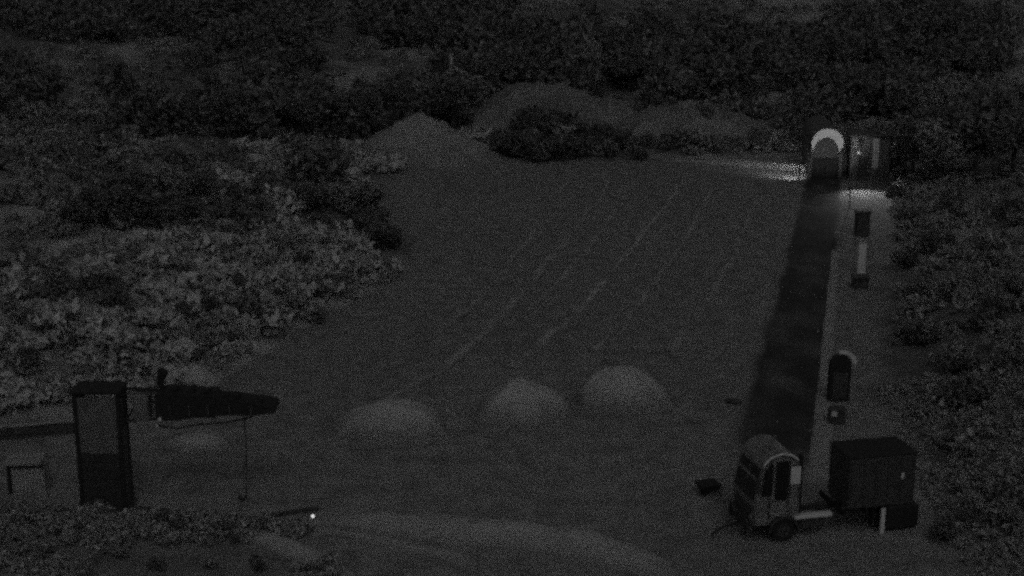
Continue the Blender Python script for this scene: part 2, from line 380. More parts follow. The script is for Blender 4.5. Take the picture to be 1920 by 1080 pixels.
def bushes(spots, label, group, base, jit=14, n=1):
    for s in spots:
        for _ in range(n):
            x, y = s[0] + random.uniform(-jit, jit), s[1] + random.uniform(-jit, jit) * .6
            plant(BUSH, x, y, base * (s[2] if len(s) > 2 else 1) * random.uniform(.8, 1.2), label, group, 'bush')
bushes([(945, 300, .9), (970, 290, 1.1), (1000, 285, 1.3), (1035, 285, 1.5), (1070, 288, 1.3), (1100, 298), (1145, 298, .9), (1190, 303, .7), (1000, 303), (1055, 304), (935, 285, .9), (1125, 275, 1.1), (1165, 285, .9), (985, 262, 1.1), (1020, 258, 1.2), (1060, 262, 1.1)],
       'dark bush in the row before the tall gravel heap', 'bushes before the tall gravel heap', 2.7, 8)
bushes([(1040, 214, .8)], 'small dark bush near the crest of the tall gravel heap', None, 1.8, 0)
bushes([(1220, 280), (1260, 285), (1300, 282), (1340, 286, 1.1), (1380, 284), (1420, 285), (1460, 284, 1.1), (1500, 280, 1.1)], 'dark bush in the hedge behind the low lit wall', 'bushes behind the low lit wall', 2.1, 6)
bushes([(235, 580, 1.5), (480, 600, 1.4), (460, 580), (500, 620), (430, 645), (410, 655), (600, 565), (585, 600), (560, 590), (625, 548), (640, 500), (560, 510), (740, 520, .8), (730, 500, .7), (420, 460), (440, 452),
        (300, 545), (345, 525), (160, 560), (50, 690), (62, 700), (85, 640), (110, 620), (40, 620), (320, 650), (350, 610), (270, 660), (180, 640), (530, 560), (455, 545), (690, 470), (520, 480), (380, 590), (15, 585), (130, 660), (215, 690, .8), (110, 520), (380, 685)],
       'dark low bush in the pale scrub of the sloping bank', 'bushes in the scrub of the bank', 1.0, 14)
bushes([(335, 1005), (365, 1015, 1.1), (415, 1008), (440, 1020, .8), (300, 985), (60, 985), (120, 990, .8), (20, 1030), (220, 1050), (300, 1075), (400, 1065), (480, 1075, .8), (590, 1085, .9), (90, 1060), (160, 1085)],
       'dark low bush in the scrub at the near corner', 'bushes in the near scrub', .62, 8)
bushes([(1700, 420), (1690, 500), (1720, 560), (1700, 650), (1740, 640), (1760, 470), (1800, 560), (1850, 620), (1880, 700), (1820, 760), (1790, 700), (1900, 560), (1860, 480), (1680, 380), (1690, 340), (1800, 400), (1900, 420), (1880, 960, .6), (1830, 985, .6), (1905, 985, .6), (1780, 1020, .5)],
       'dark bush on the scrubby slope beside the road', 'bushes on the slope beside the road', 1.5, 12, 2)
gt = 'trees in the dark hollow behind the bank'
for x, y in ((150, 430), (200, 425), (255, 435), (300, 430), (350, 425), (230, 390), (310, 385), (380, 380), (600, 405), (640, 395), (670, 420), (700, 450), (720, 470)):
    plant(TREE, x, y, random.uniform(.8, 1.25), 'dark leafy tree standing in the hollow behind the pale bank', gt, 'tree', .6)
for x, y in ((430, 265), (500, 262), (560, 258), (620, 265), (680, 268), (740, 240), (850, 245), (870, 225), (910, 190), (960, 165), (1100, 165), (1180, 170), (1250, 172), (1330, 180)):
    plant(TREE, x, y, random.uniform(1.0, 1.5), 'dark leafy tree at the foot of the wooded hillside', 'trees at the foot of the hillside', 'tree')
for x, y in ((1680, 330), (1710, 345), (1760, 350), (1830, 345), (1690, 270), (1750, 270), (1900, 330)):
    plant(TREE, x, y, random.uniform(1.3, 1.8), 'dark leafy tree beyond the grey hut on the slope', 'trees beyond the grey hut', 'tree')

# the wood over the hill: reads as one mass
def topx(X, Y, Z):
    c, si = math.cos(PITCH), math.sin(PITCH); dz = Z - CAM_H
    f = Y * c - dz * si; u = Y * si + dz * c
    return 960 + FPX * X / f, 540 - FPX * u / f
DARK = [(250, 405, 130, 32), (640, 395, 70, 40), (730, 465, 60, 40), (600, 225, 280, 50), (1200, 125, 360, 60), (1450, 195, 260, 60), (1720, 110, 160, 90), (1720, 420, 60, 170),
        (1400, 255, 140, 40), (70, 470, 130, 60), (120, 40, 160, 40), (1760, 540, 100, 60), (480, 130, 120, 30), (30, 200, 60, 50), (400, 55, 220, 35), (800, 55, 130, 40), (300, 235, 130, 35), (1850, 250, 90, 60), (1850, 680, 60, 40)]
def dark(X, Y, Z):
    px, py = topx(X, Y, Z); t = np.zeros_like(px)
    for cx, cy, rx, ry in DARK: t = np.maximum(t, 1.25 - np.hypot((px - cx) / rx, (py - cy) / ry))
    return t
def low(X, Y, Z):
    px, py = topx(X, Y, Z); w = 90 * fbm(X / 5, Y / 5, 88)
    return (py + w > 425) | ((px > 360) & (py + w > 330)) | ((px > 450) & (py + w > 275))
def s1(x, y): return float(sdf(np.array([x]), np.array([y]))[0])
def mass(name, label, n, region, leaf, rad, nl, m, seed, ok, up=1.0):
    r = np.random.default_rng(seed); base = [leaf_cloud(nl, 1, 1, up, leaf, seed + i, 8, up * .7) for i in range(5)]
    X, Y = r.uniform(*region[0], n * 8), np.sqrt(r.uniform(region[1][0] ** 2, region[1][1] ** 2, n * 8))
    k = np.abs(X) < Y * .5; X, Y = X[k], Y[k]; Z = height(X, Y)
    k = ok(X, Y, Z, sdf(X, Y)); X, Y, Z = X[k][:n], Y[k][:n], Z[k][:n]; out = []
    for x, y, z in zip(X, Y, Z):
        s = rad * r.uniform(.5, 1.4); a = r.uniform(0, 6.28); V = base[r.integers(5)]
        R = np.array([[math.cos(a), -math.sin(a), 0], [math.sin(a), math.cos(a), 0], [0, 0, 1]])
        out.append((V @ R.T) * s + np.array([x, y, z]))
    o = link(name, leaves_mesh(name, np.concatenate(out)), m); return tag(o, label, None, None, 'stuff')
mass('wood', 'dark wood covering the hillside beyond the yard', 1000, ((-150, 150), (95, 330)), .15, 2.5, 300, M_LEAF, 5, lambda X, Y, Z, d: (d > 5) & (dark(X, Y, Z) + .5 * fbm(X / 6, Y / 6, 71) > .2))
mass('undergrowth', 'low grey scrub covering the hillside and slopes', 6000, ((-130, 130), (62, 330)), .24, 1.05, 55, M_LEAF2, 6, lambda X, Y, Z, d: (d > 1.2) & (fbm(X / 6, Y / 6, 78) > -0.13), .65)
mass('hollow_scrub', 'dark low scrub above the pale bank at the edge of the hollow', 900, ((-60, -18), (75, 140)), .24, .85, 60, M_LEAF2, 76, lambda X, Y, Z, d: (d > 1) & (topx(X, Y, Z)[0] < 260) & (topx(X, Y, Z)[1] < 500) & (fbm(X / 3, Y / 3, 79) > -.16), .7)
mass('slope_scrub', 'rough dark scrub on the slope beside the road', 1100, ((17, 55), (40, 150)), .24, .8, 70, M_LEAF2, 16, lambda X, Y, Z, d: d > .6, .6)
mass('near_scrub', 'rough grass and low scrub at the near corner', 750, ((-26, -6), (42, 51)), .26, .34, 45, M_GRASS, 26, lambda X, Y, Z, d: (Y < 50.8 - .16 * (X + 17)) & (fbm(X / 1.8, Y / 1.8, 33) > -.14 + .30 * smooth(-16, -6, X + .5 * (50 - Y))), .8)
mass('slope_grass', 'rough pale grass on the lower slope by the truck', 1300, ((16, 32), (42, 66)), .24, .32, 50, M_GRASS, 36, lambda X, Y, Z, d: d > -.8, .7)

# ------------------------------------------------------------------ scrub on the bank, stones, a dead trunk
def rock_mesh(seed):
    import bmesh
    bm = bmesh.new(); bmesh.ops.create_icosphere(bm, subdivisions=2, radius=1)
    r = random.Random(seed); o = Vector((r.uniform(0, 99), r.uniform(0, 99), r.uniform(0, 99)))
    from mathutils import noise
    pl = [(Vector((r.gauss(0, 1), r.gauss(0, 1), r.gauss(0, 1))).normalized(), r.uniform(.55, .85)) for _ in range(7)]
    for v in bm.verts:
        c = v.co.copy()
        for n_, d_ in pl:
            k = c.dot(n_)
            if k > d_: c -= n_ * (k - d_)
        c *= 1 + .18 * noise.noise(c * 1.7 + o); v.co = Vector((c.x, c.y * .85, c.z * .62))
    me = bpy.data.meshes.new('rock'); bm.to_mesh(me); bm.free(); me.materials.append(M_ROCK); return me
ROCKS = [rock_mesh(i) for i in range(7)]
mass('bank_scrub', 'mottled pale scrub covering the sloping bank', 750, ((-60, -2), (60, 152)), .27, 1.0, 60, M_PALELEAF, 46, lambda X, Y, Z, d: (d > .1) & (dark(X, Y, Z) < .25) & low(X, Y, Z) & (fbm(X / 4.5, Y / 4.5, 83) + .6 * fbm(X / 1.6, Y / 1.6, 84) > .02), .5)
mass('bank_grass', 'rough grey grass and scrub mixed over the sloping bank', 1100, ((-60, -2), (60, 152)), .2, .8, 60, M_GRASS, 66, lambda X, Y, Z, d: (d > .1) & (dark(X, Y, Z) < .25) & low(X, Y, Z) & (fbm(X / 4.5, Y / 4.5, 83) + .6 * fbm(X / 1.6, Y / 1.6, 84) > -.06), .5)
mass('bank_undergrowth', 'dark low growth in the gaps of the pale bank scrub', 700, ((-45, -2), (60, 122)), .24, .8, 60, M_LEAF, 56, lambda X, Y, Z, d: (d > .1) & (fbm(X / 4.5, Y / 4.5, 83) + .6 * fbm(X / 1.6, Y / 1.6, 84) < -.10), .5)
for x, y, q, lab in ((1375, 757, .34, 'small dark stone lying on the yard beside the road'),):
    if q:
        o = bpy.data.objects.new('rock', ROCKS[2].copy()); o.data.materials[0] = M_DARK; COL.objects.link(o); o.location = at(x, y, .1); o.scale = (q * 1.3, q, q * .8); tag(o, lab, 'rock')
m = MB(); p = at(846, 176); m.tube([(0, 0, -.3), (.1, 0, 2), (.05, .1, 4.6)], [.55, .42, .2], 8)
t_ = m.build('dead_trunk', M_CONC, None, True); t_.location = p; tag(t_, 'pale bare tree trunk standing on the wooded hillside', 'tree trunk')

# ------------------------------------------------------------------ the lit arch with its lamps, low wall and hut
A = at(1548, 338); S = mpp(A)
arch = empty('tunnel_portal', A, math.radians(-6))
def arch_ring(w, top, n=20):                              # half outline from the ground up over the crown
    r = w / 2; sp = top - r
    return [(-r, 0)] + [(r * math.cos(math.pi - math.pi * k / n), sp + r * math.sin(math.pi * k / n)) for k in range(n + 1)] + [(r, 0)]
OW, OT = 59 * S, 97 * S
outer = arch_ring(OW, OT); inn = [(x * .80 - .10, z - (.78 if z > 1 else 0)) for x, z in arch_ring(OW, OT)]
inn = [(x, max(z, 0)) for x, z in inn]
def arch_solid(o, i, y0, y1, z0=-.2):
    m = MB(); n = len(o); vs = []
    for y in (y0, y1):
        vs += [(x, y, z if z > 0 else z0) for x, z in o] + [(x, y, z if z > 0 else z0) for x, z in i]
    f = []
    for k in range(n - 1):
        f += [(k, k + 1, n + k + 1, n + k), (2 * n + k, 3 * n + k, 3 * n + k + 1, 2 * n + k + 1), (k, 2 * n + k, 2 * n + k + 1, k + 1), (n + k, n + k + 1, 3 * n + k + 1, 3 * n + k)]
    return m.add(vs, f)
arch_solid([(x * .985, z - .02) for x, z in outer], [(x * .9, z - .2 if z > 1 else z) for x, z in outer], .30, 9, -.3).build('vault', M_DARK, arch)
# voussoirs of the ring, down to the springing; the jambs below are dark
k0 = [k for k in range(len(outer)) if outer[k][1] > OT * .50]
for a_, b_ in zip(k0[:-1], k0[1:]):
    m = MB(); vs = []
    e = .012
    for y in (0, .28):
        for q in (outer[a_], outer[b_], inn[b_], inn[a_]):
            vs.append((q[0], y, q[1]))
    c = np.mean(np.array(vs), 0); vs = [tuple(c + (np.array(v) - c) * .996) for v in vs]
    m.add(vs, [(0, 1, 2, 3), (4, 7, 6, 5), (0, 4, 5, 1), (1, 5, 6, 2), (2, 6, 7, 3), (3, 7, 4, 0)]).build('arch_stone', M_PALE, arch)
for sx in (-1, 1):
    xo = sx * OW / 2; xi = inn[0][0] if sx < 0 else inn[-1][0]
    MB().box(min(xo, xi), max(xo, xi), .02, .27, -.3, OT * .5 + .1, .02).build('jamb', M_DARK, arch)
MB().box(-OW * .44, OW * .44, .55, .65, OT * .42, OT * .93).build('upper_backing', M_DARK, arch)  # added backing; its paler colour carries the light inside the arch top
for sx in (-1, 1): MB().box(min(0, sx * OW * .44) + .01, max(0, sx * OW * .44) - .01, .5, .6, -.2, OT * .42 - .01, .01).build('shade_backing', M_BLACK, arch)  # added black backing: the shade low inside the arch, put into colour
tag(arch, 'pale lit round arch of a dark vault where the road ends', 'arch')

def flood(px, py, hgt, aim, watts, label, blend=.6, size=70):
    p = at(px, py); r = empty('floodlight', p)
    MB().tube([(0, 0, -.1), (0, 0, hgt)], .045, 8).build('post', M_DARK, r)
    d = (Vector(aim) - (p + Vector((0, 0, hgt)))).normalized(); q = d.to_track_quat('-Z', 'Y')
    h = MB().box(-.16, .16, -.12, .12, -.02, .16, .02).build('lamp_head', M_DARK, r); h.location = (0, 0, hgt + .08); h.rotation_euler = q.to_euler()
    gl = MB().box(-.13, .13, -.09, .09, -.035, -.025).build('lamp_glass', glow('lamp_glow', 0.2), h)
    ld = bpy.data.lights.new('floodlight_beam', 'SPOT'); ld.energy = watts; ld.spot_size = math.radians(size); ld.spot_blend = blend; ld.shadow_soft_size = .15
    lo = bpy.data.objects.new('floodlight_beam', ld); COL.objects.link(lo); lo.location = p + Vector((0, 0, hgt + .08)) + d * .08; lo.rotation_euler = q.to_euler()
    return tag(r, label, 'floodlight')
Q = Vector((A.x, A.y, A.z + OT * .8))
flood(1498, 342, 2.0, at(1462, 324), 560, 'small dark floodlight before the low wall beside the arch', 1.0, 105)
flood(1606, 350, 2.9, at(1634, 372), 950, 'small dark floodlight before the hut beside the arch', 1.0, 88)
flood(1592, 392, 1.6, Q + Vector((0, 0, .5)), 1500, 'small dark floodlight aimed up at the pale arch', .6, 38)

w0, w1 = at(1512, 322), at(1262, 303)
wall = empty('low_wall', w0); dv = w1 - w0; L_ = dv.length; wall.rotation_euler.z = math.atan2(dv.y, dv.x)
nb = 10
for k in range(nb):
    a0, a1 = L_ * k / nb, L_ * (k + 1) / nb - .02
    MB().box(a0, a1, -.18, .18, -.4, .50, .02).build('block', M_CONC, wall)
    MB().box(a0 - .0, a1 + .0, -.26, .26, .502, .60, .02).build('coping', M_CONC, wall)
tag(wall, 'long low pale wall running away from the lit arch', 'wall')

H = at(1628, 338); sh = mpp(H); hut = empty('hut', H, math.radians(-8))
hw, hh = 72 * sh, 82 * sh
MB().box(-hw / 2, hw / 2, 0, 2.6, -.3, hh, .02).build('wall', M_PANEL, hut)
MB().box(-hw / 2 - .2, hw / 2 + .2, -.25, 2.85, hh + .003, hh + .16, .02).build('roof', M_DARK, hut)
MB().box(hw * .06, hw * .22, -.12, -.003, 1.1, hh - .12, .02).build('pale_board', M_PALE, hut)
MB().box(-hw * .43, -hw * .33, -.1, -.003, hh - 1.05, hh - .2, .01).build('pale_plate', M_CONC, hut)
d_ = MB().box(-hw * .27, -hw * .04, -.06, -.003, 0, 2.05, .01).build('door', M_DARK, hut)
MB().tube([(-hw * .07, -.06, 1.0), (-hw * .07, -.12, 1.0), (-hw * .07, -.12, 1.15)], .02, 6).build('handle', M_DARK, d_)
tag(hut, 'dark hut with an upright pale board beside the lit arch', 'hut')

# things along the road's right-hand verge
def post(px, py, w, h, m, name, label, cat, cap=None):
    p = at(px, py); s = mpp(p); o = empty(name, p)
    MB().box(-w * s / 2, w * s / 2, -w * s / 2, w * s / 2, -.2, h * s, .04).build('shaft', m, o)
    if cap: MB().box(-w * s * .62, w * s * .62, -w * s * .62, w * s * .62, h * s + .003, h * s + .12, .03).build('cap', cap, o)
    return tag(o, label, cat)
post(1615, 442, 24, 46, M_DARK, 'bin', 'dark upright bin standing on the verge behind a pale post', 'bin', M_DARK)
post(1613, 512, 15, 60, M_PALE, 'verge_post', 'thick pale upright post on the verge beside the road', 'post', M_CONC)
post(1612, 540, 26, 20, M_DARK, 'low_box', 'low dark box at the foot of the thick pale post', 'box', M_DARK)

# round-topped dark cabinet; the lit rim on its right is put in as pale colour
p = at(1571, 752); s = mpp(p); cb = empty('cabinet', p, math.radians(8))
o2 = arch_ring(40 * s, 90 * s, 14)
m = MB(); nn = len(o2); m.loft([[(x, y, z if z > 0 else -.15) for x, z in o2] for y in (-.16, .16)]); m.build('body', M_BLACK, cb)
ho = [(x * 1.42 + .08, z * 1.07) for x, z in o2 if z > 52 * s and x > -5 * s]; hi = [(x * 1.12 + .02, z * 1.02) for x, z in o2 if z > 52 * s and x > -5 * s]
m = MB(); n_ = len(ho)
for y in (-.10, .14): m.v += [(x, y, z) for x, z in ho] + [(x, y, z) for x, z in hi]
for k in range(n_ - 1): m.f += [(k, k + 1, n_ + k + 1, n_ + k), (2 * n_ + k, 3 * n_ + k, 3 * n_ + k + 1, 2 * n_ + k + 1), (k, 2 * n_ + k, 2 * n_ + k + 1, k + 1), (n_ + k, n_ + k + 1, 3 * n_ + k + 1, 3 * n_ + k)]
m.build('lit_rim', M_PALE, cb)
dd = MB().box(-14 * s, 14 * s, -.20, -.163, .15, 55 * s, .01).build('door', M_DARK, cb)
MB().tube([(9 * s, -.20, .9), (9 * s, -.25, .9), (9 * s, -.25, 1.1)], .02, 6).build('handle', M_GREY, dd)
tag(cb, 'dark round-topped cabinet with a painted lit rim beside the road', 'cabinet')
p = at(1568, 795); s = mpp(p); bx = empty('meter_box', p)
MB().box(-15 * s, 15 * s, -.2, .2, -.1, 32 * s, .03).build('body', M_DARK, bx)
MB().tube([(-7 * s, -.2, 22 * s), (-7 * s, -.26, 22 * s)], 5.5 * s, 12).build('dial', M_PALE, bx)
tag(bx, 'small dark box with a pale round dial before the cabinet', 'box')

# ------------------------------------------------------------------ the tower with its boom
T = at(196, 960); s = mpp(T); tw = empty('tower', T, math.radians(0))
W2, TH = 43 * s, 232 * s; pw = .15
for sx in (-1, 1):
    for y in (0, 1.0):
        x0 = sx * W2 - (pw if sx > 0 else 0)
        MB().box(x0, x0 + pw, y - pw / 2, y + pw / 2, -.3, TH, .02).build('corner_post', M_BLACK, tw)
zs = TH * .50
nbd = 7
for k in range(nbd):                                       # lower boarding, plank by plank
    z0 = -.1 + (zs + .1) * k / nbd; z1 = -.1 + (zs + .1) * (k + 1) / nbd - .02
    MB().box(-W2 + pw + .004, W2 - pw - .004, -.05, .03, z0, z1, .012).build('plank', M_PLANK, tw)
MB().box(-W2 + pw + .004, W2 - pw - .004, 0, .05, zs + .02, TH - .15).build('upper_panel', M_PANEL, tw)
MB().box(-W2 + .03, -W2 + .1, .11, .89, -.1, TH - .1).build('side_panel', M_TIMBER, tw)
MB().box(W2 - .1, W2 - .03, .11, .89, -.1, TH - .1).build('side_panel', M_TIMBER, tw)
MB().box(-W2 - .06, W2 + .06, -.14, 1.14, TH + .003, TH + .13, .02).build('roof', M_BLACK, tw)
MB().box(-W2 - .12, W2 + .12, -.2, 1.2, -.3, .10, .03).build('plinth', M_DARK, tw)
# boom: a long tapered dark box, level with the roof
def X_(px): return (px - 198) * s
def Z_(py): return (960 - py) * s * 1.035
b = MB()
def sec(px, t, bt): return [(X_(px), .25, Z_(bt)), (X_(px), 1.35, Z_(bt)), (X_(px), 1.35, Z_(t)), (X_(px), .25, Z_(t))]
b.loft([sec(302, 744, 786), sec(318, 738, 791), sec(345, 740, 790), sec(372, 743, 785), sec(410, 744, 785), sec(416, 751, 783), sec(440, 752, 780), sec(475, 757, 782), sec(505, 761, 778), sec(523, 765, 776)])
bo = b.build('boom', M_BLACK, tw)
for px in (330, 365, 400, 440, 480): MB().box(X_(px) - .04, X_(px) + .04, .19, .247, Z_(782), Z_(760), .01).build('rib', M_DARK, bo)
b = MB(); b.tube([(W2, .8, Z_(738)), (X_(306), .8, Z_(742))], .07, 8); b.build('tie_rod', M_BLACK, tw)
b = MB(); b.tube([(W2, .8, Z_(800)), (X_(306), .8, Z_(795))], .06, 8); b.build('tie_rod', M_DARK, tw)
b = MB(); b.tube([(W2, .8, Z_(800)), (X_(275), .8, Z_(740))], .04, 8); b.build('brace', M_DARK, tw)
MB().box(X_(258), X_(288), .4, 1.2, Z_(796), Z_(745), .04).build('winch_housing', M_GREY, tw)
MB().tube([(X_(312), .8, Z_(740)), (X_(308), .8, Z_(722)), (X_(316), .8, Z_(704))], [.10, .14, .22], 8).build('pulley', M_BLACK, tw)
MB().tube([(X_(311), .2, Z_(786)), (X_(311), .12, Z_(786))], .07, 10).build('bolt_plate', M_PALE, tw)
MB().tube([(X_(305), .2, Z_(798)), (X_(305), .12, Z_(798))], .055, 10).build('bolt_plate', M_PALE, tw)
MB().tube([(X_(300), .3, Z_(800)), (X_(340), .28, Z_(806)), (X_(380), .28, Z_(798)), (X_(430), .3, Z_(795)), (X_(480), .4, Z_(786))], .035, 6).build('hose', M_BLACK, tw)
for px, pz, w in ((338, 733, .10), (372, 733, .07), (396, 737, .12), (432, 746, .08), (452, 748, .10), (496, 757, .07)): MB().box(X_(px) - w, X_(px) + w, .5, .8, Z_(pz) - .12, Z_(pz) + .05, .02).build('bracket', M_BLACK, bo)
rp = MB().tube([(X_(461), .8, Z_(786)), (X_(462), .8, Z_(860)), (X_(458), .8, Z_(945))], .028, 6).build('rope', M_DARK, tw)
MB().tube([(X_(458), .8, Z_(945)), (X_(452), .8, Z_(955)), (X_(444), .8, Z_(950)), (X_(446), .8, Z_(943))], .05, 6).build('hook', M_BLACK, rp)
tag(tw, 'dark boarded tower with a grey upper panel and a long boom', 'tower')

# low wall, trough and timber edging beside the tower
p0, p1 = at(-60, 832), at(146, 812); d_ = p1 - p0; lw = empty('board_wall', p0, math.atan2(d_.y, d_.x)); sp = mpp(p1)
for k in range(2): MB().box(0, d_.length, -.06, .06, -.2 + .36 * k, .14 + .36 * k, .02).build('board', M_TIMBER, lw)
for k in range(4): MB().box(d_.length * (k + .3) / 4, d_.length * (k + .3) / 4 + .12, .064, .2, -.3, .56, .02).build('post', M_TIMBER, lw)
MB().box(-.05, d_.length + .05, -.12, .22, .563, .64, .02).build('coping', M_CONC, lw)
tag(lw, 'low dark board wall with a pale top beside the tower', 'wall')
p = at(52, 926); s = mpp(p); tr = empty('trough', p, math.radians(4))
MB().box(-33 * s, 33 * s, 0, .9, -.1, 56 * s, .04).build('body', M_CONC, tr)
MB().box(-34 * s, -27 * s, -.06, -.004, -.1, 57 * s, .01).build('edge_bar', M_BLACK, tr)
MB().box(-26.8 * s, 34 * s, -.06, -.004, 51 * s, 57 * s, .01).build('edge_bar', M_BLACK, tr)
MB().box(-40 * s, 30 * s, -.1, 1.0, 56 * s + .004, 63 * s, .03).build('lid', M_CONC, tr)
tag(tr, 'pale concrete trough with dark edge bars beside the tower', 'trough')
ed = empty('timber_edging', at(300, 958))
pts = [(-60, 972), (20, 966), (90, 962), (140, 960), None, (256, 958), (330, 964), (400, 972), (470, 976), (530, 968), (600, 957)]
for a_, b_ in zip(pts[:-1], pts[1:]):
    if a_ is None or b_ is None: continue
    pa, pb = at(*a_) - ed.location, at(*b_) - ed.location
    pb = pa + (pb - pa) * .97
    m = MB(); q = (pb - pa).normalized(); nrm = Vector((-q.y, q.x, 0)) * .09
    m.loft([[tuple(c - nrm + Vector((0, 0, -.1))), tuple(c + nrm + Vector((0, 0, -.1))), tuple(c + nrm + Vector((0, 0, .13))), tuple(c - nrm + Vector((0, 0, .13)))] for c in (pa, pb)])
    m.build('sleeper', M_TIMBER, ed)
tag(ed, 'low line of dark timbers edging the yard by the tower', 'edging')
p = at(587, 978); s = mpp(p); ml = empty('marker_lamp', p)
MB().tube([(0, 0, -.1), (0, 0, 7 * s)], .03, 8).build('stake', M_DARK, ml)
MB().loft([[(math.cos(t) * r, math.sin(t) * r, z) for t in [2 * math.pi * k / 10 for k in range(10)]] for r, z in ((.03, 7 * s), (.065, 7 * s + .03), (.065, 7 * s + .1), (.02, 7 * s + .13))]).build('bulb', glow('bulb_glow', .7), ml)
tag(ml, 'tiny bright lamp on a stake at the edge of the sand', 'lamp')

# ------------------------------------------------------------------ the truck
p = at(1442, 1020); tk = empty('truck', p, math.radians(13)); s = mpp(p)   # local x runs back along the truck, y to its far side
TW = 2.1
def wheel(x, y, r=.46):
    w = MB(); n = 22
    prof = [(r * .62, -.11), (r * .92, -.12), (r, -.07), (r, .07), (r * .92, .12), (r * .62, .11)]
    w.loft([[(x + math.cos(t) * q, y + dy, r + math.sin(t) * q) for t in [2 * math.pi * k / n for k in range(n)]] for q, dy in prof])
    o = w.build('wheel', M_BLACK, tk)
    w = MB(); w.loft([[(x + math.cos(t) * q, y + dy, r + math.sin(t) * q) for t in [2 * math.pi * k / 14 for k in range(14)]] for q, dy in ((r * .55, -.125), (r * .45, -.09), (.09, -.13), (.03, -.15))])
    w.build('rim', M_DARK, o)
wheel(.55, .12); wheel(.55, TW - .12); wheel(4.85, .12, .5); wheel(4.85, TW - .12, .5)
MB().box(.1, 6.0, .55, .75, .55, .75).build('chassis_rail', M_DARK, tk); MB().box(.1, 6.0, TW - .75, TW - .55, .55, .75).build('chassis_rail', M_DARK, tk)
CZ = 1.17
# cab: side outline with rounded roof, slightly narrower at the top
out_ = [(-.62, .72), (-.66, 1.45), (-.50, 2.2), (-.30, 2.75), (-.05, 2.98), (.35, 3.08), (.75, 3.02), (1.0, 2.85), (1.08, 2.5), (1.1, 1.5), (1.1, .72)]
cabm = MB()
cabm.loft([[(x * k_ + .22 * (1 - k_), y, .72 + (z - .72) * k2) for x, z in out_] for y, k_, k2 in ((.06, .93, .93), (.0, .985, .975), (.02, 1, 1), (TW - .02, 1, 1), (TW, .985, .975), (TW - .06, .93, .93))])
cab = cabm.build('cab', M_CAB, tk); cab.scale.z = CZ; cab.location.z = .72 * (1 - CZ)
cr = MB(); cr.tube([(-.36, .0, 2.72), (-.08, .0, 2.97), (.35, .0, 3.07), (.75, .0, 3.0), (1.0, .0, 2.84)], .035, 6); cr.build('roof_gutter', M_PALE, cab)
def flatpoly(name, pts, m, par, y0=-.02, y1=.03):
    b = MB(); b.loft([[(x, y, z) for x, z in pts] for y in (y0, y1)]); return b.build(name, m, par)
flatpoly('side_window', [(-.40, 1.72), (-.26, 2.55), (-.05, 2.74), (.02, 2.76), (.02, 1.72)], M_GLASS, cab, -.025, .01)
flatpoly('side_window', [(.16, 1.55), (.16, 2.82), (.62, 2.82), (.62, 1.55)], M_GLASS, cab, -.025, .01)
MB().box(.70, 1.09, -.06, -.012, 2.05, 2.62, .01).build('pale_panel', M_PALE, cab)
dr = flatpoly('door', [(-.02, 1.0), (-.02, 1.5), (.66, 1.5), (.66, 1.0)], M_CAB, cab, -.022, .01)
MB().box(.48, .62, -.06, -.023, 1.36, 1.40).build('handle', M_DARK, dr)
ws = MB()
for ya, yb in ((.16, TW / 2 - .04), (TW / 2 + .04, TW - .16)):
    ws.add([(-.675, ya, 1.55), (-.675, yb, 1.55), (-.40, yb, 2.55), (-.40, ya, 2.55)], [(0, 1, 2, 3)])
ws.build('windscreen', M_GLASS, cab)
bb = MB()
for y in (.35, .95, 1.65): bb.tube([(-.86, y, .5), (-.9, y, 1.05)], .035, 6)
bb.tube([(-.9, .2, 1.05), (-.9, TW - .2, 1.05)], .035, 6); bb.build('bull_bar', M_BLACK, tk)
MB().tube([(-.75, 1.0, .5), (-1.5, 1.0, .35), (-1.9, .95, .12)], .05, 6).build('tow_bar', M_BLACK, tk)
MB().box(-.80, -.665, .0, TW, .45, .70, .03).build('bumper', M_DARK, tk)
MB().box(-.70, -.668, .3, TW - .3, .8, 1.3, .01).build('grille', M_DARK, cab)
for y in (.22, TW - .22):
    MB().loft([[(x, y + math.cos(t) * r, 1.0 + math.sin(t) * r) for t in [2 * math.pi * k / 12 for k in range(12)]] for x, r in ((-.67, .11), (-.72, .10), (-.74, .06))]).build('headlight', M_GREY, cab)
MB().loft([[(.55 + math.cos(t) * q, y, .46 + math.sin(t) * q) for t in [math.pi * k / 10 for k in range(11)]] + [(.55 + math.cos(t) * .50, y, .46 + math.sin(t) * .50) for t in [math.pi * k / 10 for k in range(10, -1, -1)]] for y, q in ((-.06, .60), (.4, .60))][:2]).build('mudguard', M_DARK, tk)
mr = MB(); mr.tube([(-.45, -.02, 2.3), (-.62, -.28, 2.35)], .02, 6); mr.build('mirror_arm', M_DARK, cab)
MB().box(-.70, -.60, -.40, -.2, 1.95, 2.5, .02).build('mirror', M_DARK, cab)
for xx in (-.06, .69): MB().box(xx - .012, xx + .012, -.006, .02, .95, 2.85).build('door_seam', M_BLACK, cab)
MB().box(-.55, 1.05, -.016, .02, 1.22, 1.27).build('trim_strip', M_GREY, cab)
for k in range(4): MB().box(-.2 + .3 * k, -.08 + .3 * k, .4 + .4 * k, .5 + .4 * k, 3.05, 3.13, .02).build('roof_lamp', M_GREY, cab)
MB().box(1.12, 1.3, .2, .36, .9, 3.3, .04).build('exhaust_stack', M_BLACK, tk)
MB().box(4.1, 4.14, .0, .35, .25, .95).build('mud_flap', M_BLACK, tk)
for k in range(3): MB().box(2.9 + .9 * k, 2.98 + .9 * k, -.02, TW, .78, 1.0).build('cross_member', M_BLACK, tk)
MB().box(.95, 2.45, -.06, .22, .86, 1.0, .03).build('running_board', M_PALE, tk)
MB().box(1.25, 2.2, .1, .6, .4, .84, .08).build('fuel_tank', M_DARK, tk)
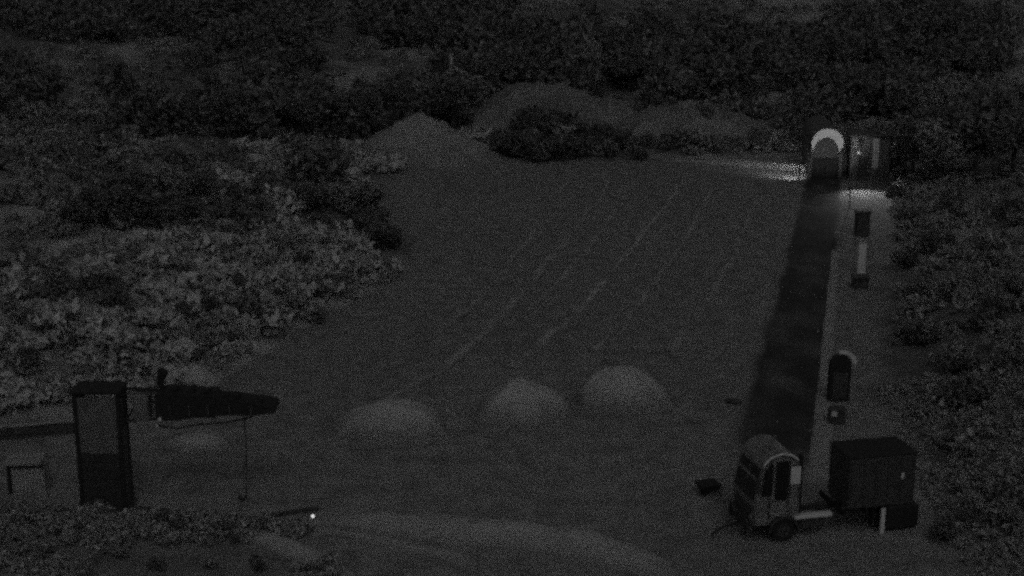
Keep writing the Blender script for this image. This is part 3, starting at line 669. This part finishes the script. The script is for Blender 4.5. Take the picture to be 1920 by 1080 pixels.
x0, x1, z0, z1 = 3.05, 5.75, 1.02, 3.02
body = MB().box(x0, x1, 0, TW - .4, z0, z1, .05).build('cargo_box', M_DARK, tk)
for k in range(6):
    xx = x0 + .12 + (x1 - x0 - .24) * k / 5
    MB().box(xx - .03, xx + .03, -.035, -.002, z0 + .05, z1 - .08, .008).build('rib', M_DARK, body)
MB().box(x0 - .03, x1 + .03, -.04, TW - .36, z1 + .002, z1 + .07, .02).build('roof', M_BLACK, body)
MB().box(x1 - .62, x1 - .5, -.05, -.002, 2.1, 2.32, .01).build('reflector', M_PALE, body)
MB().box(4.38, 4.56, -.12, -.04, -.02, 1.0, .02).build('prop_leg', M_PALE, tk)
MB().box(4.62, 5.95, -.06, .5, .10, 1.015, .05).build('rear_skirt', M_BLACK, tk)
MB().box(5.7, 5.95, .502, TW, .5, 1.0, .03).build('rear_beam', M_DARK, tk)
tag(tk, 'dark box truck with a rounded cab parked at the road end', 'truck')

# hand cart before the truck
p = at(1350, 925); hc = empty('hand_cart', p, math.radians(20)); s = mpp(p)
MB().loft([[(-.85, -.3, .25), (-.25, -.3, .25), (-.25, .3, .25), (-.85, .3, .25)], [(-.98, -.4, .5), (-.12, -.4, .5), (-.12, .4, .5), (-.98, .4, .5)]]).build('tray', M_BLACK, hc)
for y in (-.28, .28): MB().tube([(-.5, y, .24), (-.1, y, .5), (.28, y, 1.15), (.4, y, 1.2)], .03, 6).build('handle', M_CONC, hc)
w = MB(); w.loft([[(-.7 + math.cos(t) * q, dy, .2 + math.sin(t) * q) for t in [2 * math.pi * k / 16 for k in range(16)]] for q, dy in ((.14, -.06), (.2, -.04), (.2, .04), (.14, .06))]); w.build('wheel', M_BLACK, hc)
for y in (-.26, .26): MB().tube([(-.25, y, .27), (-.12, y, .0)], .025, 6).build('leg', M_DARK, hc)
tag(hc, 'small dark hand cart with pale handles before the truck', 'cart')

# ------------------------------------------------------------------ loose stones over the yard
r = np.random.default_rng(91); n = 9000
X, Y = r.uniform(-24, 24, n), np.sqrt(r.uniform(44 ** 2, 130 ** 2, n)); k = (sdf(X, Y) < 0); X, Y = X[k], Y[k]
k = fbm(X / 6, Y / 6, 15) + .5 * r.uniform(-.3, .3, len(X)) > .02; X, Y = X[k], Y[k]; n = len(X); Z = height(X, Y)
q = (r.uniform(.02, .09, n) * (1 + (r.random(n) < .05)))[:, None, None]
base = np.array([[1, 0, .1], [0, 1, 0], [-1, 0, .1], [0, -1, 0], [.1, .1, .8], [0, 0, -.4]])
V = base[None] * r.uniform(.6, 1.3, (n, 6, 1)) * q; a = r.uniform(0, 6.28, n)[:, None]
V = np.stack([V[..., 0] * np.cos(a) - V[..., 1] * np.sin(a), V[..., 0] * np.sin(a) + V[..., 1] * np.cos(a), V[..., 2]], -1) + np.stack([X, Y, Z + .01], -1)[:, None]
F = np.array([[0, 1, 4], [1, 2, 4], [2, 3, 4], [3, 0, 4], [1, 0, 5], [2, 1, 5], [3, 2, 5], [0, 3, 5]])
F = (F[None] + (np.arange(n) * 6)[:, None, None]).reshape(-1, 3)
tag(link('gravel', npmesh('gravel', V.reshape(-1, 3), F), M_ROCK), 'loose stones scattered over the yard', None, None, 'stuff')
